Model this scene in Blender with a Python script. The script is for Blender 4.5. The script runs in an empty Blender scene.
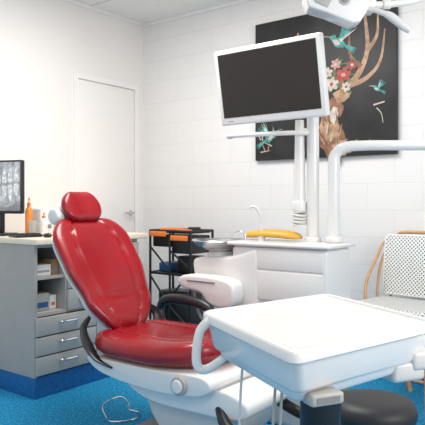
import bpy, bmesh, math, random
from mathutils import Vector, Matrix
random.seed(5)
scene = bpy.context.scene
COL = scene.collection
V = Vector

# ------------------------------------------------------------------ materials
def newmat(name):
    m = bpy.data.materials.new(name); m.use_nodes = True
    nt = m.node_tree
    return m, nt, nt.nodes["Principled BSDF"]

def M(name, c, rough=0.5, metal=0.0, var=0.04, scale=12.0, bump=0.0, coat=0.0, bscale=None, emit=0.0, trans=0.0):
    m, nt, b = newmat(name)
    tc = nt.nodes.new("ShaderNodeTexCoord")
    n = nt.nodes.new("ShaderNodeTexNoise"); n.inputs["Scale"].default_value = scale
    n.inputs["Detail"].default_value = 4
    nt.links.new(tc.outputs["Object"], n.inputs["Vector"])
    r = nt.nodes.new("ShaderNodeValToRGB")
    r.color_ramp.elements[0].position = 0.3; r.color_ramp.elements[1].position = 0.7
    r.color_ramp.elements[0].color = tuple(max(0, x*(1-var)) for x in c)+(1,)
    r.color_ramp.elements[1].color = tuple(min(1, x*(1+var)) for x in c)+(1,)
    nt.links.new(n.outputs["Fac"], r.inputs["Fac"])
    nt.links.new(r.outputs["Color"], b.inputs["Base Color"])
    b.inputs["Roughness"].default_value = rough
    b.inputs["Metallic"].default_value = metal
    b.inputs["Coat Weight"].default_value = coat
    b.inputs["Coat Roughness"].default_value = 0.08
    b.inputs["Transmission Weight"].default_value = trans
    if emit:
        nt.links.new(r.outputs["Color"], b.inputs["Emission Color"])
        b.inputs["Emission Strength"].default_value = emit
    if bump:
        n2 = nt.nodes.new("ShaderNodeTexNoise"); n2.inputs["Scale"].default_value = bscale or scale*6
        nt.links.new(tc.outputs["Object"], n2.inputs["Vector"])
        bp = nt.nodes.new("ShaderNodeBump"); bp.inputs["Strength"].default_value = bump
        bp.inputs["Distance"].default_value = 0.004
        nt.links.new(n2.outputs["Fac"], bp.inputs["Height"])
        nt.links.new(bp.outputs["Normal"], b.inputs["Normal"])
    return m

def brickmat(name, c1, c2, mortar, bw, rh, ms, plane="XZ", rough=0.5, bump=0.6, dist=0.004, smooth=0.1, off=0.5):
    m, nt, b = newmat(name)
    tc = nt.nodes.new("ShaderNodeTexCoord")
    sp = nt.nodes.new("ShaderNodeSeparateXYZ"); cb = nt.nodes.new("ShaderNodeCombineXYZ")
    nt.links.new(tc.outputs["Object"], sp.inputs[0])
    nt.links.new(sp.outputs[plane[0]], cb.inputs["X"]); nt.links.new(sp.outputs[plane[1]], cb.inputs["Y"])
    br = nt.nodes.new("ShaderNodeTexBrick")
    br.offset = off
    br.inputs["Scale"].default_value = 1.0
    br.inputs["Brick Width"].default_value = bw; br.inputs["Row Height"].default_value = rh
    br.inputs["Mortar Size"].default_value = ms; br.inputs["Mortar Smooth"].default_value = smooth
    br.inputs["Color1"].default_value = c1+(1,); br.inputs["Color2"].default_value = c2+(1,)
    br.inputs["Mortar"].default_value = mortar+(1,)
    nt.links.new(cb.outputs[0], br.inputs["Vector"])
    nt.links.new(br.outputs["Color"], b.inputs["Base Color"])
    b.inputs["Roughness"].default_value = rough
    iv = nt.nodes.new("ShaderNodeMath"); iv.operation = "SUBTRACT"; iv.inputs[0].default_value = 1.0
    nt.links.new(br.outputs["Fac"], iv.inputs[1])
    bp = nt.nodes.new("ShaderNodeBump"); bp.inputs["Strength"].default_value = bump; bp.inputs["Distance"].default_value = dist
    nt.links.new(iv.outputs[0], bp.inputs["Height"]); nt.links.new(bp.outputs["Normal"], b.inputs["Normal"])
    return m

def weavemat(name, plane, period=0.023):
    m, nt, b = newmat(name)
    tc = nt.nodes.new("ShaderNodeTexCoord"); sp = nt.nodes.new("ShaderNodeSeparateXYZ")
    nt.links.new(tc.outputs["Object"], sp.inputs[0])
    outs = []
    for ch, k in ((plane[0], 2*math.pi/period), (plane[1], 2*math.pi/period)):
        mu = nt.nodes.new("ShaderNodeMath"); mu.operation = "MULTIPLY"; mu.inputs[1].default_value = k
        nt.links.new(sp.outputs[ch], mu.inputs[0])
        si = nt.nodes.new("ShaderNodeMath"); si.operation = "SINE"; nt.links.new(mu.outputs[0], si.inputs[0]); outs.append(si)
    pr = nt.nodes.new("ShaderNodeMath"); pr.operation = "MULTIPLY"
    nt.links.new(outs[0].outputs[0], pr.inputs[0]); nt.links.new(outs[1].outputs[0], pr.inputs[1])
    r = nt.nodes.new("ShaderNodeValToRGB"); e = r.color_ramp.elements
    e[0].position = 0.20; e[0].color = (0.86, 0.86, 0.84, 1); e[1].position = 0.55; e[1].color = (0.04, 0.06, 0.07, 1)
    nt.links.new(pr.outputs[0], r.inputs["Fac"]); nt.links.new(r.outputs["Color"], b.inputs["Base Color"])
    b.inputs["Roughness"].default_value = 0.5
    bp = nt.nodes.new("ShaderNodeBump"); bp.inputs["Strength"].default_value = 0.4; bp.inputs["Distance"].default_value = 0.002
    bp.invert = True
    nt.links.new(pr.outputs[0], bp.inputs["Height"]); nt.links.new(bp.outputs["Normal"], b.inputs["Normal"])
    return m

WHITE = M("white_plastic", (0.76, 0.745, 0.72), 0.26, var=0.01, coat=0.3)
WHITE2 = M("white_satin", (0.66, 0.65, 0.63), 0.4, var=0.015)
OFFW = M("offwhite_panel", (0.58, 0.575, 0.56), 0.35, var=0.01)
GREYL = M("grey_laminate", (0.40, 0.385, 0.36), 0.45, var=0.03)
GREYL2 = M("grey_laminate_drawer", (0.45, 0.435, 0.41), 0.4, var=0.02)
GREYD = M("grey_plastic", (0.22, 0.22, 0.23), 0.45)
BLACK = M("black_plastic", (0.015, 0.015, 0.017), 0.35)
BLACKM = M("black_metal", (0.02, 0.02, 0.022), 0.4, metal=0.3)
RED = M("red_leatherette", (0.27, 0.004, 0.009), 0.27, var=0.12, scale=5, bump=0.06, bscale=250, coat=0.18)
CHROME = M("chrome", (0.80, 0.80, 0.80), 0.15, metal=1.0, var=0.02)
STEEL = M("brushed_steel", (0.58, 0.58, 0.58), 0.2, metal=0.9, var=0.03)
PAINT = M("plaster_paint", (0.85, 0.81, 0.775), 0.7, var=0.012, scale=2, bump=0.04, bscale=180)
DOORM = M("door_paint", (0.86, 0.825, 0.79), 0.5, var=0.01)
TRIMM = M("trim_paint", (0.88, 0.855, 0.83), 0.4, var=0.01)
ORANGE = M("orange_plastic", (0.80, 0.20, 0.03), 0.4)
YELLOW = M("yellow_vinyl", (0.64, 0.35, 0.04), 0.4, var=0.08)
CANE = M("bent_cane", (0.56, 0.32, 0.15), 0.4, var=0.12, scale=30)
TOPM = M("worktop_laminate", (0.86, 0.74, 0.58), 0.4, var=0.03, scale=60)
PLINTH = M("blue_plinth_vinyl", (0.006, 0.13, 0.36), 0.6, var=0.2, scale=60)
BLUE = M("blue_plastic", (0.02, 0.10, 0.26), 0.4)
PAPER = M("white_paper", (0.85, 0.85, 0.84), 0.8)
SCREEN = M("dark_screen_glass", (0.022, 0.016, 0.014), 0.25, var=0.05)
GLASSO = M("orange_liquid", (0.80, 0.27, 0.04), 0.2)
BROWN = M("brown_card", (0.35, 0.2, 0.1), 0.7)
LENS = M("lamp_lens", (0.25, 0.26, 0.27), 0.1, metal=0.4)
RUBBER = M("black_rubber", (0.018, 0.018, 0.020), 0.5)
CEIL = brickmat("ceiling_tiles", (0.84, 0.83, 0.81), (0.82, 0.81, 0.79), (0.62, 0.61, 0.60), 1.2, 0.6, 0.010, "XY", 0.8, 0.3, off=0.0)
BLOCK = brickmat("painted_blockwork", (0.84, 0.825, 0.81), (0.83, 0.815, 0.80), (0.765, 0.75, 0.735), 0.36, 0.175, 0.0032, "XZ", 0.45, 0.35, 0.004, 0.9)
WEAVE = weavemat("woven_plastic", "XZ")
WEAVEXY = weavemat("woven_plastic_seat", "XY")

def floor_mat():
    m, nt, b = newmat("blue_speckled_floor")
    tc = nt.nodes.new("ShaderNodeTexCoord")
    n = nt.nodes.new("ShaderNodeTexNoise"); n.inputs["Scale"].default_value = 75; n.inputs["Detail"].default_value = 8
    n.inputs["Roughness"].default_value = 0.85
    nt.links.new(tc.outputs["Object"], n.inputs["Vector"])
    r = nt.nodes.new("ShaderNodeValToRGB"); e = r.color_ramp.elements
    e[0].position = 0.40; e[0].color = (0.0, 0.10, 0.26, 1)
    e[1].position = 0.62; e[1].color = (0.10, 0.50, 0.76, 1)
    x = e.new(0.5); x.color = (0.003, 0.265, 0.52, 1)
    nt.links.new(n.outputs["Fac"], r.inputs["Fac"]); nt.links.new(r.outputs["Color"], b.inputs["Base Color"])
    b.inputs["Roughness"].default_value = 0.75
    b.inputs["Specular IOR Level"].default_value = 0.25
    bp = nt.nodes.new("ShaderNodeBump"); bp.inputs["Strength"].default_value = 0.3; bp.inputs["Distance"].default_value = 0.003
    nt.links.new(n.outputs["Fac"], bp.inputs["Height"]); nt.links.new(bp.outputs["Normal"], b.inputs["Normal"])
    return m
FLOORM = floor_mat()
XR1 = M("xray_dark", (0.14, 0.145, 0.15), 0.3, var=0.5, scale=14, emit=0.5)
XR2 = M("xray_grey", (0.27, 0.28, 0.29), 0.3, var=0.5, scale=25, emit=0.6)
XR3 = M("xray_light", (0.46, 0.47, 0.48), 0.3, var=0.4, scale=60, emit=0.6)

# ------------------------------------------------------------------ helpers
def merge(bm, t, mat=None, mi=0):
    if mat is not None: t.transform(mat)
    for f in t.faces: f.material_index = mi
    me = bpy.data.meshes.new("tmp"); t.to_mesh(me); t.free()
    bm.from_mesh(me); bpy.data.meshes.remove(me)

def box(bm, c, s, bev=0.0, seg=3, rot=None, mi=0):
    t = bmesh.new(); bmesh.ops.create_cube(t, size=1.0)
    for v in t.verts: v.co = V((v.co.x*s[0], v.co.y*s[1], v.co.z*s[2]))
    if bev > 0:
        bmesh.ops.bevel(t, geom=t.edges[:], offset=min(bev, min(s)*0.49), segments=seg, profile=0.5, affect='EDGES', clamp_overlap=True)
    mat = Matrix.Translation(V(c)) @ (rot.to_4x4() if rot is not None else Matrix())
    merge(bm, t, mat, mi)

def bx(bm, a, b, bev=0.0, seg=3, mi=0):
    box(bm, [(a[i]+b[i])/2 for i in range(3)], [abs(b[i]-a[i]) for i in range(3)], bev, seg, None, mi)

def cyl(bm, p0, p1, r0, r1=None, seg=28, bev=0.0, mi=0):
    p0, p1 = V(p0), V(p1); r1 = r0 if r1 is None else r1
    d = p1-p0; L = d.length
    t = bmesh.new(); bmesh.ops.create_cone(t, cap_ends=True, segments=seg, radius1=r0, radius2=r1, depth=L)
    if bev > 0:
        ed = [e for e in t.edges if abs(e.verts[0].co.z-e.verts[1].co.z) < 1e-6]
        bmesh.ops.bevel(t, geom=ed, offset=bev, segments=3, profile=0.5, affect='EDGES', clamp_overlap=True)
    q = V((0, 0, 1)).rotation_difference(d.normalized())
    merge(bm, t, Matrix.Translation((p0+p1)/2) @ q.to_matrix().to_4x4(), mi)

def sph(bm, c, r, sc=(1, 1, 1), mi=0, seg=24):
    t = bmesh.new(); bmesh.ops.create_uvsphere(t, u_segments=seg, v_segments=seg//2, radius=r)
    for v in t.verts: v.co = V((v.co.x*sc[0], v.co.y*sc[1], v.co.z*sc[2]))
    merge(bm, t, Matrix.Translation(V(c)), mi)

def catmull(pts, n=6, closed=False):
    P = [V(p) for p in pts]; out = []
    N = len(P)
    if closed:
        rng = range(N)
        g = lambda i: P[i % N]
    else:
        rng = range(N-1)
        g = lambda i: P[max(0, min(N-1, i))]
    for i in rng:
        a, b, c, d = g(i-1), g(i), g(i+1), g(i+2)
        for k in range(n):
            t = k/n
            out.append(0.5*((2*b)+(-a+c)*t+(2*a-5*b+4*c-d)*t*t+(-a+3*b-3*c+d)*t**3))
    if not closed: out.append(P[-1])
    return out

def tube(bm, pts, r, seg=12, n=6, smooth=True, closed=False, sq=(1, 1), mi=0):
    P = catmull(pts, n, closed) if smooth else [V(p) for p in pts]
    N = len(P)
    rs = r if isinstance(r, (list, tuple)) else [r]*N
    if len(rs) != N:
        rr = []
        for i in range(N):
            f = i/(N-1)*(len(rs)-1); a = int(f); b2 = min(a+1, len(rs)-1)
            rr.append(rs[a]*(1-(f-a))+rs[b2]*(f-a))
        rs = rr
    def tan(i):
        if closed: return (P[(i+1) % N]-P[(i-1) % N]).normalized()
        return (P[min(i+1, N-1)]-P[max(i-1, 0)]).normalized()
    t0 = tan(0)
    up = V((0, 0, 1)) if abs(t0.z) < 0.9 else V((1, 0, 0))
    nrm = (up - t0*up.dot(t0)).normalized()
    rings = []; t = bmesh.new(); prev = t0
    for i in range(N):
        ti = tan(i)
        nrm = prev.rotation_difference(ti) @ nrm
        nrm = (nrm - ti*nrm.dot(ti)).normalized(); prev = ti
        bn = ti.cross(nrm)
        rings.append([t.verts.new(P[i]+rs[i]*(math.cos(a)*nrm*sq[0]+math.sin(a)*bn*sq[1])) for a in [2*math.pi*k/seg for k in range(seg)]])
    for i in range(N if closed else N-1):
        A, Bq = rings[i], rings[(i+1) % N]
        for k in range(seg):
            t.faces.new((A[k], A[(k+1) % seg], Bq[(k+1) % seg], Bq[k]))
    if not closed:
        t.faces.new(list(reversed(rings[0]))); t.faces.new(rings[-1])
    merge(bm, t, None, mi)

def lathe(bm, prof, c, seg=36, mat=None, mi=0):
    t = bmesh.new(); rings = []
    for (r, z) in prof:
        rings.append([t.verts.new((max(r, 1e-4)*math.cos(2*math.pi*k/seg), max(r, 1e-4)*math.sin(2*math.pi*k/seg), z)) for k in range(seg)])
    for i in range(len(rings)-1):
        for k in range(seg):
            t.faces.new((rings[i][k], rings[i][(k+1) % seg], rings[i+1][(k+1) % seg], rings[i+1][k]))
    t.faces.new(list(reversed(rings[0]))); t.faces.new(rings[-1])
    merge(bm, t, Matrix.Translation(V(c)) @ (mat.to_4x4() if mat is not None else Matrix()), mi)

def frame(o, x, y, z):
    m = Matrix.Identity(4)
    for i in range(3):
        m[i][0] = x[i]; m[i][1] = y[i]; m[i][2] = z[i]; m[i][3] = o[i]
    return m

def prism(bm, outline, h, mat=None, bev=0.0, seg=3, mi=0):
    t = bmesh.new()
    vs = [t.verts.new((p[0], p[1], 0)) for p in outline]
    f = t.faces.new(vs)
    r = bmesh.ops.extrude_face_region(t, geom=[f])
    for e in r["geom"]:
        if isinstance(e, bmesh.types.BMVert): e.co.z += h
    bmesh.ops.recalc_face_normals(t, faces=t.faces[:])
    if bev:
        ed = [e for e in t.edges if abs(e.verts[0].co.z-e.verts[1].co.z) < 1e-6]
        bmesh.ops.bevel(t, geom=ed, offset=bev, segments=seg, profile=0.5, affect='EDGES', clamp_overlap=True)
    merge(bm, t, mat, mi)

def cushion(bm, L, wfn, T, mat, nu=44, nv=52, back=0.35, p=4.0, bend=None, groove=None, mi=0, gd=0.010, ve=3.2):
    t = bmesh.new(); F = []; K = []
    for j in range(nv+1):
        v = math.sin((j/nv*2-1)*math.pi/2)
        rf, rb = [], []
        endw = max(0.0, 1-abs(v)**ve)**(1/ve)
        for i in range(nu+1):
            u = math.sin((i/nu*2-1)*math.pi/2)
            x = u*wfn(v)*endw; y = v*L/2
            th = (max(0.0, 1-abs(u)**p)**0.5)*(max(0.0, 1-abs(v)**(p*1.6))**0.5)
            zf = T*th; zb = -T*back*th
            if groove:
                for g in groove(u, v): zf -= gd*math.exp(-(g/0.020)**2)*th
            o = bend(u, v) if bend else 0
            rf.append(t.verts.new((x, y, zf+o))); rb.append(t.verts.new((x, y, zb+o)))
        F.append(rf); K.append(rb)
    for j in range(nv):
        for i in range(nu):
            t.faces.new((F[j][i], F[j][i+1], F[j+1][i+1], F[j+1][i]))
            t.faces.new((K[j][i], K[j+1][i], K[j+1][i+1], K[j][i+1]))
    bmesh.ops.remove_doubles(t, verts=t.verts[:], dist=0.0006)
    bmesh.ops.recalc_face_normals(t, faces=t.faces[:])
    merge(bm, t, mat, mi)

WM = {}
def add(name, bm, mats, parent=None, label=None, category=None, group=None, kind=None, ang=38, local=False):
    me = bpy.data.meshes.new(name); bm.to_mesh(me); bm.free()
    for p in me.polygons: p.use_smooth = True
    me.set_sharp_from_angle(angle=math.radians(ang))
    for m in (mats if isinstance(mats, (list, tuple)) else [mats]): me.materials.append(m)
    ob = bpy.data.objects.new(name, me); COL.objects.link(ob)
    if parent is not None:
        ob.parent = parent
        if not local: ob.matrix_parent_inverse = WM[parent.name].inverted()
    WM[ob.name] = Matrix.Identity(4)
    if label: ob["label"] = label
    if category: ob["category"] = category
    if group: ob["group"] = group
    if kind: ob["kind"] = kind
    return ob
def thing(name, loc, label, category, rz=0.0, group=None):
    e = bpy.data.objects.new(name, None); COL.objects.link(e)
    e.empty_display_size = 0.1
    e.location = loc; e.rotation_euler = (0, 0, rz)
    WM[e.name] = Matrix.Translation(V(loc)) @ Matrix.Rotation(rz, 4, 'Z')
    e["label"] = label; e["category"] = category
    if group: e["group"] = group
    return e
nb = bmesh.new
def smooth_outline(pts, n=5): return [(p.x, p.y) for p in catmull([(q[0], q[1], 0) for q in pts], n, True)]
def rrect(hx, hy, r, n=6):
    o = []
    for (cx, cy, a0) in ((hx-r, hy-r, 0), (-hx+r, hy-r, 90), (-hx+r, -hy+r, 180), (hx-r, -hy+r, 270)):
        for k in range(n+1):
            a = math.radians(a0+90*k/n); o.append((cx+r*math.cos(a), cy+r*math.sin(a)))
    return o

# ------------------------------------------------------------------ room
RX, RY, H = 4.6, -5.2, 2.6
b = nb(); bx(b, (-0.1, RY, -0.1), (RX, 0.1, 0)); add("floor", b, FLOORM, kind="structure")
b = nb(); bx(b, (-0.1, RY, H), (RX, 0.1, H+0.1)); add("ceiling", b, CEIL, kind="structure")
b = nb(); bx(b, (0, 0, 0), (RX, 0.1, H)); add("wall_back", b, BLOCK, kind="structure")
b = nb(); bx(b, (-0.1, RY, 0), (0, 0.1, H)); add("wall_left", b, PAINT, kind="structure")
b = nb(); bx(b, (0, -0.709, 0.005), (0.008, -0.121, 2.027), 0.002); d1 = add("door_1", b, DOORM, kind="structure")
b = nb(); cyl(b, (0.008, -0.165, 1.02), (0.016, -0.165, 1.02), 0.022, bev=0.002); tube(b, [(0.012, -0.165, 1.02), (0.045, -0.165, 1.02), (0.052, -0.18, 1.02), (0.052, -0.26, 1.02)], 0.008, 10)
add("door_handle", b, STEEL, d1, label="small metal lever handle")
b = nb()
bx(b, (0, -0.755, 0), (0.016, -0.716, 2.034)); bx(b, (0, -0.114, 0), (0.016, -0.075, 2.034))
bx(b, (0, -0.755, 2.034), (0.016, -0.075, 2.075))
add("trim_1", b, TRIMM, kind="structure")
b = nb(); bx(b, (0.001, -0.012, 0), (RX, 0, 0.10), 0.003); add("baseboard_back", b, PLINTH, kind="structure")
b = nb(); bx(b, (0, RY, 0), (0.012, -1.63, 0.10), 0.003); add("baseboard_left", b, PLINTH, kind="structure")
b = nb(); bx(b, (0, -0.016, H-0.02), (RX, 0, H)); add("trim_2", b, TRIMM, kind="structure")
b = nb(); bx(b, (0, RY, H-0.02), (0.016, -0.017, H)); add("trim_3", b, TRIMM, kind="structure")

# ------------------------------------------------------------------ painting
pt = thing("painting", (1.66, -0.02, 1.41), "dark canvas painting of antlered deer with flowers and birds", "painting")
PX0, PX1, PZ0, PZ1 = 1.145, 2.185, 1.405, 2.385
b = nb(); bx(b, (PX0, -0.035, PZ0), (PX1, -0.002, PZ1), 0.003)
CANV = M("painting_black", (0.018, 0.017, 0.018), 0.5, var=0.5, scale=5)
add("canvas", b, CANV, pt)
artm = [M("art_brown", (0.24, 0.11, 0.06), 0.5, var=0.5, scale=25), M("art_cream", (0.55, 0.50, 0.43), 0.5, var=0.25, scale=30),
        M("art_teal", (0.05, 0.30, 0.28), 0.5, var=0.4, scale=30), M("art_red", (0.38, 0.05, 0.045), 0.5, var=0.4, scale=30),
        M("art_pink", (0.52, 0.28, 0.24), 0.5, var=0.3, scale=30), M("art_green", (0.10, 0.18, 0.06), 0.5, var=0.5, scale=30),
        M("art_tan", (0.42, 0.25, 0.15), 0.5, var=0.4, scale=22)]
b = nb(); layer = [0]
def AP(u, v):
    return V((PX0+u*(PX1-PX0), -0.0355-layer[0]*0.00004, PZ0+v*(PZ1-PZ0)))
def blob(u, v, ru, rv, mi, rot=0, n=20, jag=0.15):
    layer[0] += 1
    vs = []
    for k in range(n):
        a = 2*math.pi*k/n; j = 1+random.uniform(-jag, jag)
        x, y = math.cos(a)*ru*j, math.sin(a)*rv*j
        vs.append(b.verts.new(AP(u+x*math.cos(rot)-y*math.sin(rot), v+x*math.sin(rot)+y*math.cos(rot))))
    f = b.faces.new(vs); f.material_index = mi
    f.normal_update()
    if f.normal.y > 0: f.normal_flip()
def ribbon(pts, w0, w1, mi):
    layer[0] += 1
    P = catmull([(p[0], p[1], 0) for p in pts], 6); N = len(P); prev = None
    for i, p in enumerate(P):
        d = (P[min(i+1, N-1)]-P[max(0, i-1)]).normalized(); nn = V((-d.y, d.x, 0)); w = w0+(w1-w0)*i/(N-1)
        a = b.verts.new(AP(p.x+nn.x*w, p.y+nn.y*w)); c = b.verts.new(AP(p.x-nn.x*w, p.y-nn.y*w))
        if prev:
            f = b.faces.new((prev[0], a, c, prev[1])); f.material_index = mi; f.normal_update()
            if f.normal.y > 0: f.normal_flip()
        prev = (a, c)
def feather(u, v, l, ang, mi, w=0.012):
    ribbon([(u, v), (u+l*0.5*math.cos(ang), v+l*0.5*math.sin(ang)), (u+l*math.cos(ang), v+l*math.sin(ang))], w, 0.001, mi)
sx_ = 0.09
blob(0.50+sx_, 0.10, 0.085, 0.14, 0, 0.25); blob(0.47+sx_, 0.22, 0.06, 0.11, 6, 0.2); blob(0.56+sx_, 0.06, 0.07, 0.055, 6)
blob(0.50+sx_, 0.32, 0.065, 0.10, 0, -0.3); blob(0.505+sx_, 0.28, 0.026, 0.06, 1, -0.2); blob(0.57+sx_, 0.39, 0.055, 0.022, 6, 0.5); blob(0.42+sx_, 0.37, 0.055, 0.02, 6, 2.6)
for i in range(18):
    feather(0.46+sx_+random.uniform(-0.03, 0.09), 0.02+random.uniform(0, 0.24), random.uniform(0.05, 0.10), random.uniform(1.2, 2.2), random.choice([0, 1, 6, 6]), 0.006)
for i in range(14):
    feather(0.56+i*0.022, 0.03+random.uniform(0, 0.04), 0.10, random.uniform(0.0, 0.6), random.choice([6, 1, 0, 4]), 0.010)
ribbon([(0.60, 0.40), (0.68, 0.45), (0.77, 0.55), (0.82, 0.70), (0.80, 0.93)], 0.030, 0.008, 6)
ribbon([(0.71, 0.47), (0.81, 0.50), (0.90, 0.60), (0.93, 0.80)], 0.020, 0.004, 6)
ribbon([(0.78, 0.58), (0.71, 0.66), (0.70, 0.82)], 0.018, 0.004, 0)
ribbon([(0.82, 0.68), (0.88, 0.77), (0.885, 0.92)], 0.016, 0.004, 6)
ribbon([(0.66, 0.44), (0.60, 0.54), (0.62, 0.66)], 0.015, 0.004, 0)
ribbon([(0.52, 0.40), (0.38, 0.50), (0.30, 0.68), (0.34, 0.88)], 0.024, 0.006, 6)
ribbon([(0.33, 0.58), (0.22, 0.66), (0.19, 0.80)], 0.014, 0.004, 6)
def flower(u, v, r, m1, m2):
    for k in range(6):
        a = k*math.pi/3+0.3; blob(u+r*0.6*math.cos(a), v+r*0.6*math.sin(a), r*0.55, r*0.34, m1, a, 12, 0.08)
    blob(u, v, r*0.3, r*0.3, m2, 0, 10)
for (u, v, r, a, c) in [(0.58, 0.49, 0.045, 1, 3), (0.66, 0.54, 0.05, 3, 4), (0.55, 0.57, 0.035, 1, 4), (0.61, 0.62, 0.033, 4, 1), (0.72, 0.60, 0.032, 3, 1), (0.53, 0.46, 0.03, 4, 1), (0.68, 0.46, 0.03, 1, 3)]:
    for k in range(5): feather(u, v, r*1.8, random.uniform(0, 6.28), 5, 0.012)
    flower(u, v, r, a, c)
def bird(u, v, s, fl=1):
    blob(u, v, 0.045*s, 0.022*s, 2, 0.6*fl); blob(u+0.03*s*fl, v+0.032*s, 0.018*s, 0.017*s, 2)
    blob(u+0.012*s*fl, v+0.004*s, 0.025*s, 0.012*s, 1, 0.6*fl)
    ribbon([(u+0.042*s*fl, v+0.038*s), (u+0.095*s*fl, v+0.05*s)], 0.003, 0.001, 1)
    for k in range(6): feather(u-0.008*s*fl, v+0.01*s, 0.10*s, math.pi/2+fl*(0.2+k*0.17), random.choice([2, 1, 2]), 0.009*s)
    for k in range(4): feather(u-0.035*s*fl, v-0.02*s, 0.07*s, (math.pi if fl > 0 else 0)+fl*(0.4+k*0.14), 2, 0.007*s)
bird(0.63, 0.76, 1.25, -1); bird(0.885, 0.42, 0.55, -1); bird(0.12, 0.16, 1.1, 1)
for i in range(10):
    feather(0.04+random.uniform(0, 0.14), 0.05+random.uniform(0, 0.12), 0.08, random.uniform(0, 3.1), random.choice([1, 2, 6]), 0.005)
ribbon([(0.86, 0.32), (0.93, 0.335)], 0.006, 0.004, 1); ribbon([(0.88, 0.30), (0.91, 0.26), (0.92, 0.20)], 0.004, 0.002, 1)
add("painted_picture", b, artm, pt, label="deer head with antlers, flowers and hummingbirds")

# ------------------------------------------------------------------ cabinet unit
CX, Y0, Y1 = 0.71, -1.61, -0.80
YD, YE = -1.17, -1.39
ZT = 0.865
WT = ZT+0.034
cab = thing("storage_cabinet", (0.36, -1.2, 0), "grey laminate cabinet with open cubbies and drawers on a blue plinth", "cabinet")
b = nb()
t_ = 0.018
bx(b, (0.014, Y0, 0.12), (CX, Y0+t_, ZT)); bx(b, (0.014, Y1-t_, 0.12), (CX, Y1, ZT))
bx(b, (0.014, Y0+t_, 0.12), (0.03, Y1-t_, ZT)); bx(b, (0.03, Y0+t_, 0.12), (CX-0.02, Y1-t_, 0.138))
bx(b, (0.03, Y0+t_, ZT-t_), (CX, Y1-t_, ZT)); bx(b, (0.03, YD-t_/2, 0.138), (CX, YD+t_/2, ZT-t_))
bx(b, (0.03, YE-t_/2, 0.478), (CX, YE+t_/2, ZT-t_)); bx(b, (0.03, Y0+t_, 0.46), (CX, YD-t_/2, 0.478))
bx(b, (0.03, Y0+t_, 0.665), (CX-0.01, YE-t_/2, 0.680))
bx(b, (0.40, Y0+t_, 0.478), (0.41, YE-t_/2, ZT-t_))
add("body", b, GREYL, cab)
b = nb(); bx(b, (0.014, Y0+0.004, 0.0), (CX-0.004, Y1-0.004, 0.12), 0.002); add("plinth", b, PLINTH, cab, label="blue vinyl plinth")
def handle(parent, y0, y1, z, L=0.10):
    yc = (y0+y1)/2; b = nb()
    tube(b, [(CX+0.018, yc-L/2, z), (CX+0.038, yc-L/2+0.010, z), (CX+0.042, yc, z), (CX+0.038, yc+L/2-0.010, z), (CX+0.018, yc+L/2, z)], 0.008, 8)
    add("handle", b, CHROME, parent, label="chrome bow handle")
zz = [0.128, 0.238, 0.348, 0.458]
for i in range(3):
    b = nb(); bx(b, (CX, Y0+0.004, zz[i]+0.004), (CX+0.018, YD-0.003, zz[i+1]-0.004), 0.002)
    d = add("drawer", b, GREYL2, cab); handle(d, Y0, YD, (zz[i]+zz[i+1])/2+0.015, 0.12)
zz = [0.470, 0.595, 0.715, 0.842]
for i in range(3):
    b = nb(); bx(b, (CX, YE+0.003, zz[i]+0.003), (CX+0.018, YD-0.003, zz[i+1]-0.003), 0.002)
    d = add("drawer", b, GREYL2, cab); handle(d, YE, YD, (zz[i]+zz[i+1])/2, 0.06)
b = nb(); bx(b, (CX, YD+0.003, 0.128), (CX+0.018, Y1-0.003, 0.842), 0.002)
d = add("door", b, GREYL2, cab); handle(d, YD, YD+0.12, 0.76, 0.05)
b = nb(); bx(b, (0.014, Y0-0.012, ZT), (CX+0.03, -0.735, WT), 0.004)
add("worktop", b, [TOPM], label="cream laminate worktop over the grey cabinets", category="worktop")

def boxitem(name, a, c, mat, label, cat="box", bev=0.004, extra=None, group=None):
    b = nb(); bx(b, a, c, bev)
    th = thing(name, ((a[0]+c[0])/2, (a[1]+c[1])/2, a[2]), label, cat, group=group)
    add("carton", b, mat, th)
    b = nb(); bx(b, (c[0]-0.0005, a[1]+0.012, a[2]+0.02), (c[0]+0.001, c[1]-0.012, (a[2]+c[2])/2), 0)
    add("label_strip", b, extra or GREYD, th)
G_ = "supply boxes in the open cubbies"
boxitem("glove_box", (0.52, -1.575, 0.6805), (0.66, -1.46, 0.745), PAPER, "white carton with a printed band in the open cubby", group=G_, extra=GREYL)
boxitem("glove_box", (0.50, -1.58, 0.4785), (0.66, -1.47, 0.58), GREYL, "grey carton with a blue band in the open cubby", group=G_, extra=BLUE)
boxitem("glove_box", (0.52, -1.455, 0.6805), (0.66, -1.405, 0.77), BROWN, "brown carton in the open cubby", group=G_)
boxitem("glove_box", (0.50, -1.455, 0.4785), (0.64, -1.405, 0.56), PAPER, "small white carton with orange band in the open cubby", group=G_, extra=ORANGE)

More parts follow.
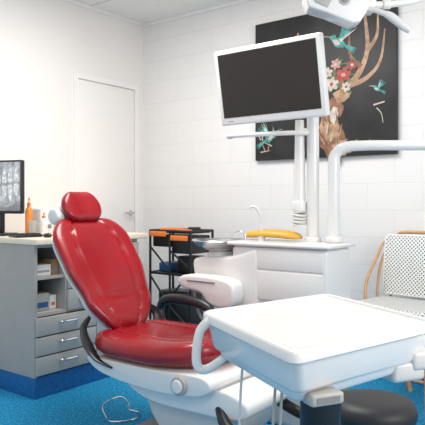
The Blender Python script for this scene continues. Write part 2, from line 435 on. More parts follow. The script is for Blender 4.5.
# ------------------------------------------------------------------ computer monitor
cm = thing("computer_monitor", (0.20, -1.51, WT), "black computer monitor on a stand showing a dental x-ray", "monitor", math.radians(18))
b = nb(); box(b, (0, 0, 0.300), (0.38, 0.035, 0.330), 0.008); add("screen_housing", b, BLACK, cm, local=True)
b = nb(); box(b, (0, -0.0185, 0.303), (0.36, 0.002, 0.300), mi=1)
def spoly(pts, mi, k):
    vs = [b.verts.new((x, -0.0196-0.00025*k, z)) for x, z in pts]; f = b.faces.new(vs); f.material_index = mi; f.normal_update()
    if f.normal.y > 0: f.normal_flip()
spoly([(-0.18, 0.153), (0.18, 0.153), (0.18, 0.20), (0.08, 0.175), (-0.08, 0.175), (-0.18, 0.20)], 0, 1)
for i in range(8):
    cx = -0.155+i*0.044; dz = 0.012*abs(i-3.5)/2
    for sgn, zc in ((1, 0.312+dz), (-1, 0.300+dz)):
        h_ = random.uniform(0.85, 1.2)
        spoly(smooth_outline([(cx-0.016, zc+sgn*0.004), (cx+0.016, zc+sgn*0.004), (cx+0.015, zc+sgn*0.035), (cx+0.007, zc+sgn*0.085*h_), (cx-0.007, zc+sgn*0.075*h_), (cx-0.016, zc+sgn*0.035)], 3), 2, 2)
add("screen", b, [XR1, XR2, XR3], cm, label="lit screen with grey tooth x-ray", local=True)
b = nb(); box(b, (0, 0.0, 0.008), (0.20, 0.14, 0.016), 0.006); box(b, (0, 0.03, 0.10), (0.05, 0.02, 0.19), 0.005); add("stand", b, BLACK, cm, local=True)
kb = thing("keyboard", (0.50, -1.52, WT), "black keyboard on the worktop", "keyboard", math.radians(80))
b = nb(); box(b, (-0.0, 0, 0.009), (0.16, 0.12, 0.016), 0.004); add("keyboard_case", b, BLACK, kb, local=True)
b = nb()
for i in range(9):
    for j in range(5): box(b, (-0.066+i*0.0165, -0.042+j*0.020, 0.019), (0.013, 0.016, 0.006), 0.002, 1)
o = add("keys", b, BLACKM, kb, local=True); o["kind"] = "stuff"
ms = thing("computer_mouse", (0.64, -1.47, WT), "black computer mouse on the worktop", "mouse")
b = nb(); sph(b, (0.64, -1.47, WT+0.012), 0.03, (1.1, 0.75, 0.45)); add("mouse_shell", b, BLACK, ms)
b = nb(); cyl(b, (0.655, -1.473, WT+0.024), (0.655, -1.467, WT+0.024), 0.004); add("scroll_wheel", b, GREYD, ms)

def pump(x, y, h, r, m, capm, label, name="pump_bottle"):
    th = thing(name, (x, y, WT), label, "bottle")
    b = nb(); lathe(b, [(r*0.9, 0.0), (r, 0.006), (r, h*0.62), (r*0.85, h*0.70), (r*0.4, h*0.76), (r*0.38, h*0.80)], (x, y, WT)); add("bottle", b, m, th)
    b = nb(); cyl(b, (x, y, WT+h*0.78), (x, y, WT+h*0.86), r*0.48); cyl(b, (x, y, WT+h*0.85), (x, y, WT+h*0.97), r*0.15)
    tube(b, [(x, y, WT+h*0.96), (x+0.012, y-0.008, WT+h*0.985), (x+0.035, y-0.022, WT+h*0.955)], r*0.2, 10); add("pump_head", b, capm, th, label="pump cap")
pump(0.345, -1.385, 0.235, 0.023, GLASSO, ORANGE, "orange liquid pump bottle on the worktop")
pump(0.44, -1.345, 0.14, 0.023, PAPER, ORANGE, "white pump bottle with orange cap on the worktop")
td = thing("towel_dispenser", (0.31, -1.265, WT), "white plastic tissue dispenser on the worktop", "dispenser")
b = nb(); bx(b, (0.25, -1.315, WT), (0.37, -1.215, WT+0.17), 0.015); add("casing", b, WHITE, td)
b = nb(); bx(b, (0.37, -1.295, WT+0.04), (0.375, -1.235, WT+0.065), 0.002); add("tissue_slot", b, GREYD, td)
for (x, y, h, r, m) in [(0.50, -1.40, 0.075, 0.026, PAPER), (0.53, -1.31, 0.065, 0.026, PAPER), (0.43, -1.42, 0.09, 0.026, WHITE2)]:
    b = nb(); lathe(b, [(r*0.75, 0), (r, h), (r*1.06, h+0.003), (r*0.94, h+0.003), (r*0.92, h), (r*0.7, 0.004)], (x, y, WT), 28)
    add("paper_cup", b, m, label="white paper cup on the worktop", category="cup", group="paper cups on the worktop")
b = nb(); bx(b, (0.52, -1.10, WT), (0.62, -0.93, WT+0.033), 0.004); add("tissue_box", b, M("yellow_card", (0.75, 0.6, 0.2), 0.6), label="flat pale yellow box on the worktop", category="box")

# ------------------------------------------------------------------ trolley
xs = (0.66, 1.02); ys = (-0.62, -0.38); xm = 0.84
tr = thing("trolley", (0.84, -0.50, 0), "black wire trolley with orange rails against the block wall", "trolley")
b = nb()
for x in xs:
    for y in ys: cyl(b, (x, y, 0.05), (x, y, 0.91), 0.009, seg=14)
for z in (0.91, 0.62, 0.24):
    tube(b, [(xs[0], ys[0], z), (xs[1], ys[0], z), (xs[1], ys[1], z), (xs[0], ys[1], z)], 0.009, 8, smooth=False, closed=True)
tube(b, [(xs[0], ys[0], 0.24), (xs[1]-0.05, ys[0], 0.60)], 0.007, 8, smooth=False); tube(b, [(xm, ys[0], 0.91), (xm, ys[0], 0.24)], 0.008, 8, smooth=False)
tube(b, [(xm, ys[0], 0.78), (xs[1], ys[0], 0.66)], 0.007, 8, smooth=False); tube(b, [(xs[0], ys[0], 0.80), (xm, ys[0], 0.64)], 0.007, 8, smooth=False)
tube(b, [(xs[0], ys[0], 0.60), (xm, ys[0], 0.40), (xs[1], ys[0], 0.26)], 0.007, 8, smooth=False)
add("frame", b, BLACKM, tr)
for z in (0.895, 0.61, 0.225):
    b = nb(); bx(b, (xs[0]+0.012, ys[0]+0.012, z), (xs[1]-0.012, ys[1]-0.012, z+0.012), 0.003); add("shelf", b, BLACK, tr)
b = nb(); bx(b, (xs[0]+0.012, ys[0]+0.012, 0.80), (xm-0.012, ys[1]-0.012, 0.88), 0.006); add("drawer", b, BLACK, tr)
b = nb(); bx(b, (xm+0.012, ys[0]+0.012, 0.76), (xs[1]-0.012, ys[1]-0.012, 0.88), 0.006); add("drawer", b, BLACK, tr)
for (x0, x1, z0) in ((0.672, 0.82, 0.872), (0.86, 1.01, 0.848)):
    b = nb(); bx(b, (x0, ys[0]-0.022, z0), (x1, ys[0]-0.0095, z0+0.035), 0.004); add("rail", b, ORANGE, tr, label="orange rail")
for x in xs:
    for y in ys:
        b = nb(); cyl(b, (x, y-0.01, 0.027), (x, y+0.01, 0.027), 0.027, bev=0.004); add("caster", b, BLACK, tr)
b = nb(); bx(b, (0.70, -0.58, 0.6225), (0.80, -0.42, 0.69), 0.012); add("storage_bin", b, BLUE, label="blue plastic bin on the trolley shelf", category="bin")
b = nb(); bx(b, (0.86, -0.57, 0.6225), (0.99, -0.42, 0.74), 0.01); add("equipment_case", b, BLACK, label="black equipment case on the trolley shelf", category="case")
b = nb(); box(b, (0.76, -0.50, 0.9175), (0.13, 0.15, 0.020), 0.008, rot=Matrix.Rotation(0.25, 3, 'Z')); add("orange_folder", b, ORANGE, label="orange plastic folder on top of the trolley", category="folder")
b = nb(); cyl(b, (0.93, -0.47, 0.9075), (0.93, -0.47, 0.935), 0.045, bev=0.006); add("black_tin", b, BLACK, label="low black round tin on top of the trolley", category="tin")
b = nb(); box(b, (0.93, -0.57, 0.9150), (0.12, 0.04, 0.014), 0.004, rot=Matrix.Rotation(-0.2, 3, 'Z')); add("orange_case", b, ORANGE, label="small orange case on top of the trolley", category="case")
b = nb(); bx(b, (0.70, -0.59, 0.2375), (0.98, -0.42, 0.50), 0.02); add("storage_bin", b, BLACK, label="black bin on the lowest trolley shelf", category="bin")

# ------------------------------------------------------------------ dental chair
CY = -1.60
dc = thing("dental_chair", (1.95, CY, 0), "red leatherette dental chair with white shell and raised backrest", "dental chair")
Ld = V((-0.56, 0, 0.83)).normalized(); Nd = V((0.83, 0, 0.56)).normalized(); Wd = V((0, 1, 0))
bc = V((1.268, CY, 0.755))
def interp(pts, v):
    if v <= pts[0][0]: return pts[0][1]
    for (a, wa), (c, wc) in zip(pts, pts[1:]):
        if v <= c:
            f = (v-a)/(c-a); f = f*f*(3-2*f); return wa+(wc-wa)*f
    return pts[-1][1]
def wb(v): return interp([(-1, 0.150), (-0.5, 0.208), (0.1, 0.245), (0.6, 0.248), (1, 0.215)], v)
b = nb(); cushion(b, 0.62, wb, 0.038, frame(bc, Wd, Ld, Nd), bend=lambda u, v: 0.026*u*u-0.012*(v*v),
                  groove=lambda u, v: ([abs(u)-(0.62-0.16*abs(v)**2)] if v < 0.95 else [])+[(v+0.45)*1.2], gd=0.015, ve=5.5, p=7, back=0.8)
br = add("backrest", b, RED, dc, label="red padded backrest", ang=80)
b = nb(); cushion(b, 0.58, lambda v: wb(v)*0.92, 0.02, frame(bc-Nd*0.045, Wd, Ld, Nd), back=1.8, bend=lambda u, v: 0.026*u*u-0.012*v*v, ve=5)
add("backrest_shell", b, WHITE, br, label="white back shell", ang=80)
hc = V((1.062, CY, 1.068)); Lh = V((-0.45, 0, 0.89)).normalized(); Nh = V((0.89, 0, 0.45)).normalized()
b = nb(); cushion(b, 0.17, lambda v: interp([(-1, 0.115), (0, 0.125), (1, 0.098)], v), 0.040, frame(hc+Nh*0.012, Wd, Lh, Nh), nu=30, nv=26, p=4.5, bend=lambda u, v: 0.02*u*u, ve=3.4, back=0.5)
hr = add("headrest", b, RED, dc, label="red padded headrest", ang=80)
b = nb(); cushion(b, 0.16, lambda v: 0.122, 0.02, frame(hc-Nh*0.035-Lh*0.01, Wd, Lh, Nh), nu=24, nv=20, back=1.6, p=3, ve=2.6)
tube(b, [hc-Nh*0.05, hc-Nh*0.055-Lh*0.08, V((1.09, CY, 0.93))-Nd*0.03], 0.02, 12, sq=(1.6, 0.6))
cyl(b, hc-Nh*0.030-Lh*0.025+V((0, -0.150, 0)), hc-Nh*0.030-Lh*0.025+V((0, -0.10, 0)), 0.042, bev=0.012)
add("headrest_bracket", b, WHITE, hr, ang=70)
sc = V((1.725, CY, 0.420)); Xd = V((1, 0, 0.0)); Zd = V((0.0, 0, 1))
b = nb(); cushion(b, 0.68, lambda v: 0.258-0.02*max(0, v), 0.085, frame(sc, V((0, -1, 0)), Xd, Zd),
                  bend=lambda u, v: 0.03*u*u+0.06*max(0, (-v-0.55))**1.5+0.05*max(0, v-0.15)**1.3, groove=lambda u, v: [abs(u)-0.55], back=0.45, gd=0.014, p=5, ve=4)
add("seat", b, RED, dc, label="red padded seat with raised front lip", ang=80)
XZ = lambda y0: frame(V((0, y0, 0)), V((1, 0, 0)), V((0, 0, 1)), V((0, -1, 0)))
b = nb()
prism(b, smooth_outline([(1.41, 0.400), (1.55, 0.405), (1.8, 0.407), (2.0, 0.420), (2.09, 0.415), (2.12, 0.38), (2.06, 0.34), (1.9, 0.32), (1.7, 0.32), (1.49, 0.345)]), 0.48, XZ(CY+0.24), 0.025)
prism(b, smooth_outline([(1.60, 0.34), (1.8, 0.335), (2.05, 0.355), (2.16, 0.365), (2.26, 0.325), (2.22, 0.265), (2.0, 0.25), (1.77, 0.25), (1.64, 0.285)]), 0.38, XZ(CY+0.19), 0.025)
add("seat_shell", b, WHITE, dc, label="stepped glossy white seat shell")
b = nb()
prism(b, smooth_outline([(1.72, 0.28), (2.16, 0.28), (2.18, 0.20), (2.12, 0.12), (2.10, 0.05), (1.80, 0.05), (1.76, 0.12), (1.70, 0.20)]), 0.28, XZ(CY+0.14), 0.02)
add("lift_column", b, OFFW, dc, label="white lift column cover")
b = nb(); prism(b, smooth_outline([(1.55, CY-0.2), (1.95, CY-0.23), (2.4, CY-0.18), (2.45, CY), (2.4, CY+0.18), (1.95, CY+0.23), (1.55, CY+0.2), (1.5, CY)]), 0.045, None, 0.01)
add("floor_base", b, GREYD, dc, label="dark grey floor plate")
b = nb(); cyl(b, (1.97, CY-0.230, 0.37), (1.97, CY-0.258, 0.37), 0.038, bev=0.004); add("hinge_ring", b, GREYL, dc, label="grey hinge ring")
b = nb(); cyl(b, (1.97, CY-0.258, 0.37), (1.97, CY-0.266, 0.37), 0.027, bev=0.004); add("hinge_cap", b, WHITE, dc)
for sgn in (-1, 1):
    b = nb()
    y = CY+sgn*0.246
    tube(b, [(1.385, CY+sgn*0.200, 0.57), (1.395, y, 0.525), (1.425, y, 0.455), (1.49, y, 0.400), (1.58, CY+sgn*0.24, 0.375)], [0.012, 0.026, 0.038, 0.028, 0.012], 14, sq=(1.0, 0.35))
    add("hinge_bracket", b, BLACK, dc, label="black hinge bracket")
b = nb()
tube(b, [(1.46, CY+0.28, 0.44), (1.395, CY+0.29, 0.49), (1.375, CY+0.30, 0.55), (1.42, CY+0.30, 0.592), (1.54, CY+0.30, 0.60), (1.67, CY+0.30, 0.585), (1.725, CY+0.295, 0.54), (1.69, CY+0.285, 0.48), (1.64, CY+0.265, 0.44)], [0.013, 0.017, 0.022, 0.027, 0.028, 0.025, 0.019, 0.015, 0.013], 12)
add("armrest", b, BLACK, dc, label="black looped armrest")
b = nb()
tube(b, [(2.12, CY-0.17, 0.29), (2.18, CY-0.21, 0.24), (2.28, CY-0.22, 0.205), (2.42, CY-0.19, 0.22), (2.48, CY-0.05, 0.25), (2.42, CY+0.10, 0.23), (2.28, CY+0.16, 0.22), (2.14, CY+0.14, 0.28)], 0.024, 12)
add("footrest_loop", b, BLACK, dc, label="black curved footrest loop")

b = nb(); tube(b, [(1.25, -1.57, 0.008), (1.22, -1.57, 0.06), (1.22, -1.51, 0.08), (1.22, -1.44, 0.075), (1.24, -1.41, 0.04), (1.25, -1.41, 0.008)], 0.0042, 8)
tube(b, [(1.25, -1.57, 0.006), (1.31, -1.585, 0.006), (1.37, -1.50, 0.006), (1.33, -1.415, 0.006), (1.25, -1.41, 0.006)], 0.0042, 8)
add("wire_foot_control", b, CHROME, label="chrome wire loop foot control on the blue floor", category="foot control")

# ------------------------------------------------------------------ operator stool
SX, SY = 2.68, -1.61
st = thing("operator_stool", (SX, SY, 0), "black padded round operator stool beneath the delivery table", "stool")
b = nb(); lathe(b, [(0.10, 0.31), (0.140, 0.318), (0.152, 0.34), (0.154, 0.365), (0.142, 0.39), (0.10, 0.402), (0.04, 0.405)], (SX, SY, 0), 44); add("seat", b, RUBBER, st, ang=70)
b = nb(); cyl(b, (SX, SY, 0.10), (SX, SY, 0.315), 0.025); add("gas_column", b, CHROME, st, label="chrome column")
b = nb(); 
for k in range(5):
    a = 2*math.pi*k/5+0.3; tube(b, [(SX, SY, 0.11), (SX+0.22*math.cos(a), SY+0.22*math.sin(a), 0.065)], [0.022, 0.014], 8, smooth=False)
add("star_base", b, BLACK, st)
for k in range(5):
    a = 2*math.pi*k/5+0.3; x, y = SX+0.22*math.cos(a), SY+0.22*math.sin(a)
    b = nb(); cyl(b, (x-0.012, y, 0.026), (x+0.012, y, 0.026), 0.026, bev=0.004); add("caster", b, BLACK, st)

# ------------------------------------------------------------------ dental unit
du = thing("dental_unit", (2.0, -1.03, 0), "white dental unit with cuspidor bowl and poles beside chair", "dental unit")
b = nb()
bx(b, (1.74, -1.17, 0.60), (2.28, -0.90, 0.885), 0.025, 5)
add("upper_housing", b, WHITE, du)
b = nb(); bx(b, (1.90, -1.176, 0.775), (2.262, -1.168, 0.868), 0.004); add("upper_panel", b, WHITE, du, label="white fascia panel")
b = nb(); bx(b, (1.90, -1.176, 0.625), (2.262, -1.168, 0.768), 0.004); add("lower_panel", b, WHITE, du, label="white fascia panel")
b = nb(); bx(b, (1.72, -1.185, 0.885), (2.295, -0.885, 0.905), 0.009, 4); add("top_plate", b, WHITE, du)
b = nb(); bx(b, (1.84, -1.13, 0.0), (2.24, -0.92, 0.60), 0.03, 4); add("pedestal", b, OFFW, du)
b = nb()
prism(b, smooth_outline([(1.49, 0.78), (1.54, 0.815), (1.70, 0.825), (1.80, 0.845), (1.90, 0.87), (1.91, 0.72), (1.90, 0.57), (1.75, 0.55), (1.60, 0.57), (1.52, 0.66)], 4), 0.25, XZ(-0.93), 0.04, 5)
lathe(b, [(0.10, 0.0), (0.085, 0.02), (0.075, 0.045)], (1.61, -1.06, 0.80))
add("cuspidor_housing", b, WHITE, du, label="white moulded cuspidor housing")
b = nb()
lathe(b, [(0.045, 0.0), (0.085, 0.006), (0.125, 0.024), (0.148, 0.048), (0.158, 0.056), (0.154, 0.061), (0.143, 0.054), (0.118, 0.030), (0.08, 0.014), (0.02, 0.009)], (1.60, -1.07, 0.843), 48)
add("cuspidor_bowl", b, STEEL, du, label="shallow metallic cuspidor bowl", ang=60)
b = nb()
tube(b, [(1.835, -1.03, 0.90), (1.835, -1.03, 1.00), (1.83, -1.033, 1.04), (1.81, -1.04, 1.075), (1.785, -1.05, 1.08), (1.778, -1.053, 1.065)], [0.010, 0.008, 0.008, 0.007, 0.007, 0.006], 12)
cyl(b, (1.835, -1.03, 0.90), (1.835, -1.03, 0.93), 0.018)
add("rinse_spout", b, WHITE2, du, label="white gooseneck rinse spout")
b = nb()
tube(b, [(1.78, -1.10, 0.90), (1.78, -1.10, 0.93), (1.765, -1.105, 0.95), (1.73, -1.11, 0.945), (1.72, -1.112, 0.93)], 0.006, 10)
add("cup_filler", b, CHROME, du, label="small chrome cup filler")
b = nb(); cyl(b, (2.095, -0.955, 0.90), (2.095, -0.955, 1.76), 0.031, bev=0.004); cyl(b, (2.095, -0.955, 0.90), (2.095, -0.955, 0.93), 0.042, bev=0.006)
add("main_pole", b, WHITE, du)
b = nb()
tube(b, [(2.03, -0.975, 1.52), (2.03, -0.975, 1.30), (2.03, -0.975, 1.10)], [0.022, 0.027, 0.030], 14)
tube(b, [(2.095, -0.955, 1.46), (2.03, -0.975, 1.46)], 0.02, 12, smooth=False)
cyl(b, (2.03, -0.975, 1.055), (2.03, -0.975, 1.11), 0.036, bev=0.008)
add("side_arm", b, WHITE, du)
b = nb()
pts = [(2.03+0.034*math.cos(a), -0.975+0.034*math.sin(a), 1.05-0.0016*i) for i, a in enumerate([k*0.6 for k in range(40)])]
tube(b, pts, 0.006, 6, smooth=False)
add("coiled_cord", b, WHITE2, du, label="white coiled cord")
b = nb()
prism(b, smooth_outline([(1.47, 0.685), (1.50, 0.722), (1.60, 0.732), (1.74, 0.725), (1.82, 0.70), (1.83, 0.62), (1.78, 0.58), (1.68, 0.585), (1.62, 0.64), (1.52, 0.655)], 5), 0.10, XZ(-1.18), 0.025, 4)
add("assistant_holder", b, WHITE, du, label="white rounded suction holder arm")
b = nb(); box(b, (1.63, -1.281, 0.700), (0.18, 0.006, 0.008), 0.002); add("holder_slot", b, GREYD, du, label="grey slot line")
for i, x in enumerate((1.56, 1.62)):
    b = nb(); tube(b, [(x, -1.235, 0.66), (x, -1.24, 0.60), (x+0.03, -1.22, 0.50), (x+0.10, -1.18, 0.42), (1.86, -1.10, 0.45)], 0.008, 8); add("suction_hose", b, GREYL if i != 1 else OFFW, du, label="suction hose below its holder")
b = nb(); tube(b, [(1.69, -1.11, 1.452), (1.98, -1.05, 1.452), (2.08, -0.98, 1.452)], 0.012, 12, n=4)
cyl(b, (1.67, -1.103, 1.452), (1.70, -1.098, 1.452), 0.015, bev=0.004)
add("handle_bar", b, WHITE, du, label="white horizontal handle bar")
b = nb(); cushion(b, 0.34, lambda v: 0.07, 0.026, frame(V((1.875, -0.985, 0.937)), V((0, -1, 0)), V((1, 0, 0)), V((0, 0, 1))), nu=20, nv=24, back=0.6, p=3, bend=lambda u, v: -0.014*v*v, ve=2.5)
add("arm_cushion", b, YELLOW, label="yellow padded cushion resting on the dental unit top", category="cushion", ang=80)

sa = thing("swing_arm", (2.215, -0.965, 0.905), "white bent pole arm swinging out from the dental unit", "support arm")
b = nb()
tube(b, [(2.215, -0.965, 0.906), (2.215, -0.965, 1.1), (2.215, -0.965, 1.27), (2.22, -0.962, 1.335), (2.26, -0.945, 1.372), (2.345, -0.895, 1.380), (2.50, -0.79, 1.380), (2.72, -0.62, 1.380)], [0.031, 0.029, 0.029, 0.028, 0.027, 0.025, 0.025, 0.025], 18)
cyl(b, (2.215, -0.965, 0.906), (2.215, -0.965, 0.935), 0.042, bev=0.006)
add("bent_pole", b, WHITE, sa)
b = nb(); cyl(b, (2.72, -0.62, 1.33), (2.72, -0.62, 1.43), 0.042, bev=0.006); add("arm_joint", b, OFFW, sa)
b = nb(); tube(b, [(2.72, -0.62, 1.34), (2.90, -0.95, 1.30), (3.12, -1.40, 1.05), (3.20, -1.75, 0.85), (3.15, -1.98, 0.74), (3.075, -2.09, 0.71)], 0.026, 14); add("balance_arm", b, WHITE, sa)

# ------------------------------------------------------------------ monitor on pole
mc = V((1.945, -1.13, 1.699)); tilt = math.radians(11)
Hm = V((0, -math.sin(tilt), math.cos(tilt)))
back = V((0, math.cos(tilt), math.sin(tilt)))
dm = thing("display_monitor", mc, "white framed flat screen tilted on the unit pole, switched off", "monitor")
Rt = Matrix.Rotation(tilt, 3, 'X')
b = nb(); box(b, mc, (0.615, 0.040, 0.385), 0.010, 4, Rt); box(b, mc+back*0.03, (0.40, 0.04, 0.26), 0.015, 3, Rt); add("screen_housing", b, WHITE, dm, label="white bezel and housing")
b = nb(); box(b, mc-back*0.0205+Hm*0.008, (0.565, 0.002, 0.324), 0, 1, Rt); add("screen", b, SCREEN, dm, label="dark switched-off screen")
b = nb(); box(b, mc-back*0.0205+V((-0.24, 0, 0))-Hm*0.172, (0.03, 0.002, 0.006), 0, 1, Rt); add("power_button", b, GREYL, dm)
b = nb(); tube(b, [mc+back*0.04, mc+V((0.12, 0.115, 0)), mc+V((0.145, 0.140, 0))], 0.025, 12, smooth=False)
add("mount", b, OFFW, dm)

# ------------------------------------------------------------------ operating lamp
ax = V((0.795, 0.606, 0)); fz = V((0.606, -0.795, 0)); up = V((0, 0, 1))
lc = V((2.43, -1.36, 1.94))
lp = thing("operating_lamp", lc, "white angular dental operating lamp on a ceiling arm", "lamp")
S = 0.00415
def lo(px, py): return ((px-343)*S, (2-py)*S)
def lp3(px, py, d=0.0):
    q = lo(px, py); return lc+ax*q[0]+up*q[1]+fz*d
b = nb()
prism(b, [lo(*q) for q in [(309, -26), (307, 2), (311, 11), (330, 17), (354, 27), (362, 25), (370, 12), (373, -4), (368, -26), (340, -32)]], 0.10, frame(lc-fz*0.05, ax, up, fz), 0.008, 3)
prism(b, [lo(*q) for q in [(356, -20), (352, 4), (362, 14), (378, 12), (382, -4), (380, -20)]], 0.06, frame(lc-fz*0.06, ax, up, fz), 0.008, 3)
add("lamp_head", b, WHITE, lp, label="glossy white angular lamp head")
b = nb()
prism(b, [lo(*q) for q in [(314, -20), (313, 0), (317, 7), (329, 12), (335, 2), (333, -20)]], 0.006, frame(lc+fz*0.049, ax, up, fz), 0.003, 2)
add("front_panel", b, GREYL, lp, label="pale grey recessed front panel")
b = nb(); c_ = lp3(346, 4); cyl(b, c_+fz*0.045, c_+fz*0.055, 0.024, bev=0.003); add("pivot_ring", b, GREYL2, lp, label="grey pivot ring")
b = nb(); cyl(b, c_+fz*0.054, c_+fz*0.060, 0.015, bev=0.002); add("pivot_cap", b, GREYD, lp, label="dark pivot cap")
b = nb()
tube(b, [lp3(368, 10, 0.01), lp3(378, 13, 0.03), lp3(388, 18, 0.04)], 0.012, 12, smooth=False)
tube(b, [lp3(386, 17, 0.04), lp3(392, 20, 0.04), lp3(404, 29, 0.04), lp3(411, 34, 0.04)], [0.012, 0.017, 0.018, 0.013], 14)
add("handle", b, WHITE2, lp, label="white side handle")
b = nb(); tube(b, [lp3(372, 4, -0.02), lp3(395, 3, -0.02), lp3(425, -2, -0.02), lp3(450, -20, -0.02), lp3(455, -60, -0.03), lp3(455, -110, -0.03)], 0.015, 12)
cyl(b, lp3(388, 3.3, -0.02), lp3(396, 2.9, -0.02), 0.021, bev=0.003)
ctop = lp3(455, -108, -0.03); cyl(b, ctop, (ctop.x, ctop.y, 2.59), 0.022); cyl(b, (ctop.x, ctop.y, 2.56), (ctop.x, ctop.y, 2.6), 0.07, bev=0.01)
add("lamp_arm", b, WHITE, lp)

# ------------------------------------------------------------------ delivery table (slightly splayed plan)
dt = thing("delivery_table", (2.785, -2.255, 0.72), "white instrument delivery table with curved grab handle", "instrument table", rz=math.radians(-30))
hx, hy = 0.250, 0.262
Sh = Matrix(((1, -0.2756, 0, 0), (0, 0.9613, 0, 0), (0, 0, 1, 0), (0, 0, 0, 1)))
def loft(bm, secs, mi=0):
    t = bmesh.new(); rings = []
    for (ax_, ay_, z, rr) in secs: rings.append([t.verts.new((p[0], p[1], z)) for p in rrect(ax_, ay_, rr)])
    n = len(rings[0])
    for i in range(len(rings)-1):
        for k in range(n): t.faces.new((rings[i][k], rings[i][(k+1) % n], rings[i+1][(k+1) % n], rings[i+1][k]))
    t.faces.new(list(reversed(rings[0]))); t.faces.new(rings[-1])
    bmesh.ops.recalc_face_normals(t, faces=t.faces[:])
    merge(bm, t, Sh, mi)
b = nb()
loft(b, [(hx-0.065, hy-0.065, -0.040, 0.02), (hx-0.050, hy-0.050, -0.038, 0.022), (hx-0.043, hy-0.043, -0.030, 0.024), (hx-0.038, hy-0.038, -0.014, 0.026), (hx-0.028, hy-0.028, -0.011, 0.028), (hx-0.023, hy-0.023, -0.004, 0.030), (hx-0.010, hy-0.010, 0.058, 0.030)])
add("table_body", b, WHITE, dt, local=True, label="white stepped tapered body")
b = nb()
loft(b, [(hx-0.012, hy-0.012, 0.056, 0.028), (hx-0.003, hy-0.003, 0.0575, 0.030), (hx+0.001, hy+0.001, 0.061, 0.030), (hx+0.001, hy+0.001, 0.078, 0.030), (hx-0.001, hy-0.001, 0.083, 0.030), (hx-0.005, hy-0.005, 0.0855, 0.028), (hx-0.016, hy-0.016, 0.0855, 0.024), (hx-0.019, hy-0.019, 0.084, 0.022), (hx-0.021, hy-0.021, 0.0785, 0.020), (hx-0.026, hy-0.026, 0.078, 0.018)])
add("table_top", b, WHITE, dt, local=True, label="recessed glossy white top")
b = nb()
hp = [(-0.185, -0.238, 0.066), (-0.197, -0.264, 0.062), (-0.206, -0.284, 0.040), (-0.210, -0.292, 0.00), (-0.211, -0.293, -0.04), (-0.206, -0.282, -0.060), (-0.195, -0.255, -0.058), (-0.18, -0.205, -0.030)]
tube(b, [Sh @ V(p) for p in hp], [0.011, 0.010, 0.0095, 0.0095, 0.0095, 0.0095, 0.0095, 0.009], 14, sq=(1.3, 0.8))
add("grab_handle", b, WHITE, dt, local=True, label="curved white grab handle")
b = nb(); box(b, (hx+0.018, -0.150, -0.030), (0.045, 0.08, 0.026), 0.006); add("control_panel", b, GREYL, dt, local=True, label="small grey control panel")
b = nb(); box(b, (hx+0.041, -0.150, -0.030), (0.002, 0.055, 0.012), 0); add("panel_display", b, GREYD, dt, local=True)
b = nb(); cyl(b, (-0.05, 0.05, -0.30), (-0.05, 0.05, -0.039), 0.056, bev=0.01); cyl(b, (-0.05, 0.05, -0.115), (-0.05, 0.05, -0.085), 0.064, bev=0.006); add("swivel_joint", b, BLACK, dt, local=True, label="black swivel joint")
b = nb(); box(b, (0.10, 0.16, -0.035), (0.16, 0.10, 0.05), 0.012); box(b, (0.155, 0.20, -0.01), (0.06, 0.07, 0.05), 0.012); add("arm_socket", b, OFFW, dt, local=True, label="off-white arm socket")
for (x, y) in ((-0.06, -0.18), (0.10, -0.17), (0.115, -0.16)):
    b = nb(); tube(b, [(x, y, -0.036), (x+0.003, y-0.008, -0.12), (x-0.004, y-0.005, -0.22), (x+0.01, y+0.03, -0.33), (x+0.0, y+0.10, -0.36), (-0.04, 0.03, -0.28)], 0.0035, 8)
    add("instrument_hose", b, OFFW if x < 0.04 else GREYL, dt, local=True, label="thin instrument hose")

# ------------------------------------------------------------------ rattan chair
rc = thing("rattan_chair", (2.365, -0.40, 0), "bentwood cane bistro chair with white woven seat and back", "chair", rz=math.radians(-8))
w, dp = 0.235, 0.21
for (x, y, x2, y2) in ((-w+0.02, -dp+0.02, -w-0.01, -dp-0.02), (w-0.02, -dp+0.02, w+0.01, -dp-0.02), (-w+0.05, dp-0.02, -w+0.16, dp+0.0), (w-0.03, dp-0.02, w, dp+0.0)):
    b = nb(); tube(b, [(x, y, 0.51), ((x+x2)/2, (y+y2)/2, 0.22), (x2, y2, 0.0)], 0.016, 10); add("leg", b, CANE, rc, local=True)
b = nb(); box(b, (0, 0, 0.530), (2*w, 2*dp, 0.03), 0.012, 4); add("seat", b, WEAVEXY, rc, local=True, label="white woven seat with dark checks")
b = nb(); box(b, (0, -dp-0.008, 0.510), (2*w, 0.008, 0.065), 0.003); box(b, (-w-0.006, 0, 0.510), (0.008, 2*dp, 0.065), 0.003); add("seat_edge", b, WEAVE, rc, local=True)
Fb = frame(V((0, dp+0.0, 0.735)), V((1, 0, 0)), V((0, 0.12, 1)).normalized(), V((0, -1, 0.12)).normalized())
b = nb(); prism(b, rrect(w, 0.172, 0.025), 0.014, Fb, 0.003); bk = add("backrest", b, WEAVE, rc, local=True, label="white woven back panel with dark checks")
b = nb(); tube(b, [Fb @ V((p[0], p[1], 0.007)) for p in rrect(w, 0.172, 0.025, 4)], 0.008, 8, smooth=False, closed=True)
add("backrest_border", b, PAPER, bk, local=True, label="white bound edge")
b = nb()
q = w-0.03
tube(b, [(-q, dp+0.0, 0.48), (-q, dp+0.035, 0.70), (-q+0.002, dp+0.05, 0.86), (-q+0.03, dp+0.055, 0.915), (-q+0.10, dp+0.058, 0.926), (q-0.10, dp+0.058, 0.926), (q-0.03, dp+0.055, 0.915), (q-0.002, dp+0.05, 0.86), (q, dp+0.035, 0.70), (q, dp+0.0, 0.48)], 0.010, 10)
add("back_frame", b, CANE, rc, local=True, label="bent cane back frame")
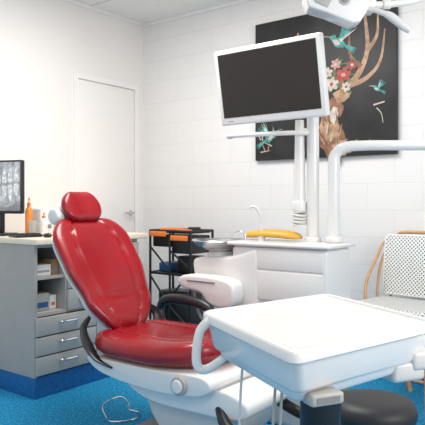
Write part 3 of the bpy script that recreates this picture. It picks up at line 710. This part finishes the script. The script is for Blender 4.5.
for s in (-1, 1):
    b = nb(); tube(b, [(s*(w-0.01), dp+0.04, 0.88), (s*(w+0.022), dp+0.01, 0.85), (s*(w+0.03), dp-0.06, 0.76), (s*(w+0.025), 0.04, 0.64), (s*(w+0.01), 0.0, 0.52)], 0.010, 10)
    tube(b, [(s*(w+0.0), dp+0.02, 0.82), (s*(w+0.014), dp-0.01, 0.76), (s*(w+0.016), dp-0.05, 0.66), (s*(w+0.01), dp-0.08, 0.52)], 0.008, 10)
    add("arm", b, CANE, rc, local=True, label="looped cane arm")
b = nb(); tube(b, [(-w, -dp, 0.20), (w, -dp, 0.20)], 0.009, 8, smooth=False); tube(b, [(-w+0.11, dp, 0.20), (w-0.03, dp, 0.20)], 0.009, 8, smooth=False)
tube(b, [(-w, -dp, 0.22), (-w+0.10, dp, 0.22)], 0.009, 8, smooth=False); tube(b, [(w, -dp, 0.22), (w-0.015, dp, 0.22)], 0.009, 8, smooth=False)
add("stretcher", b, CANE, rc, local=True)

# ------------------------------------------------------------------ camera
cam = bpy.data.cameras.new("camera"); co = bpy.data.objects.new("camera", cam); COL.objects.link(co)
co.location = (3.526, -3.67, 1.10); co.rotation_euler = (math.radians(90), 0, math.radians(37.3))
cam.sensor_width = 36; cam.lens = 36*600/425; cam.shift_y = -9.5/425; cam.clip_start = 0.05
scene.camera = co

# ------------------------------------------------------------------ lights
def area(name, loc, size, power, rot=(0, 0, 0), color=(1, 1, 1), sy=None):
    l = bpy.data.lights.new(name, 'AREA'); l.energy = power; l.size = size; l.color = color
    if sy: l.shape = 'RECTANGLE'; l.size_y = sy
    o = bpy.data.objects.new(name, l); o.location = loc; o.rotation_euler = rot; COL.objects.link(o); return o
area("ceiling_light", (1.5, -1.5, 2.57), 1.0, 42, sy=1.0, color=(1.0, 0.97, 0.935))
area("ceiling_light", (3.3, -4.0, 2.57), 0.8, 20, sy=0.8, color=(1.0, 0.97, 0.94))
area("right_fill_light", (4.4, -2.0, 1.6), 1.0, 28, rot=(math.radians(90), 0, math.radians(90)), color=(1.0, 0.98, 0.96), sy=1.2)  # soft area lamp added on the unseen right side; no window known there
w_ = bpy.data.worlds.new("world"); scene.world = w_; w_.use_nodes = True
bg = w_.node_tree.nodes["Background"]; bg.inputs[0].default_value = (1.0, 0.985, 0.965, 1); bg.inputs[1].default_value = 0.72
scene.view_settings.view_transform = 'Standard'
scene.view_settings.exposure = 0.13
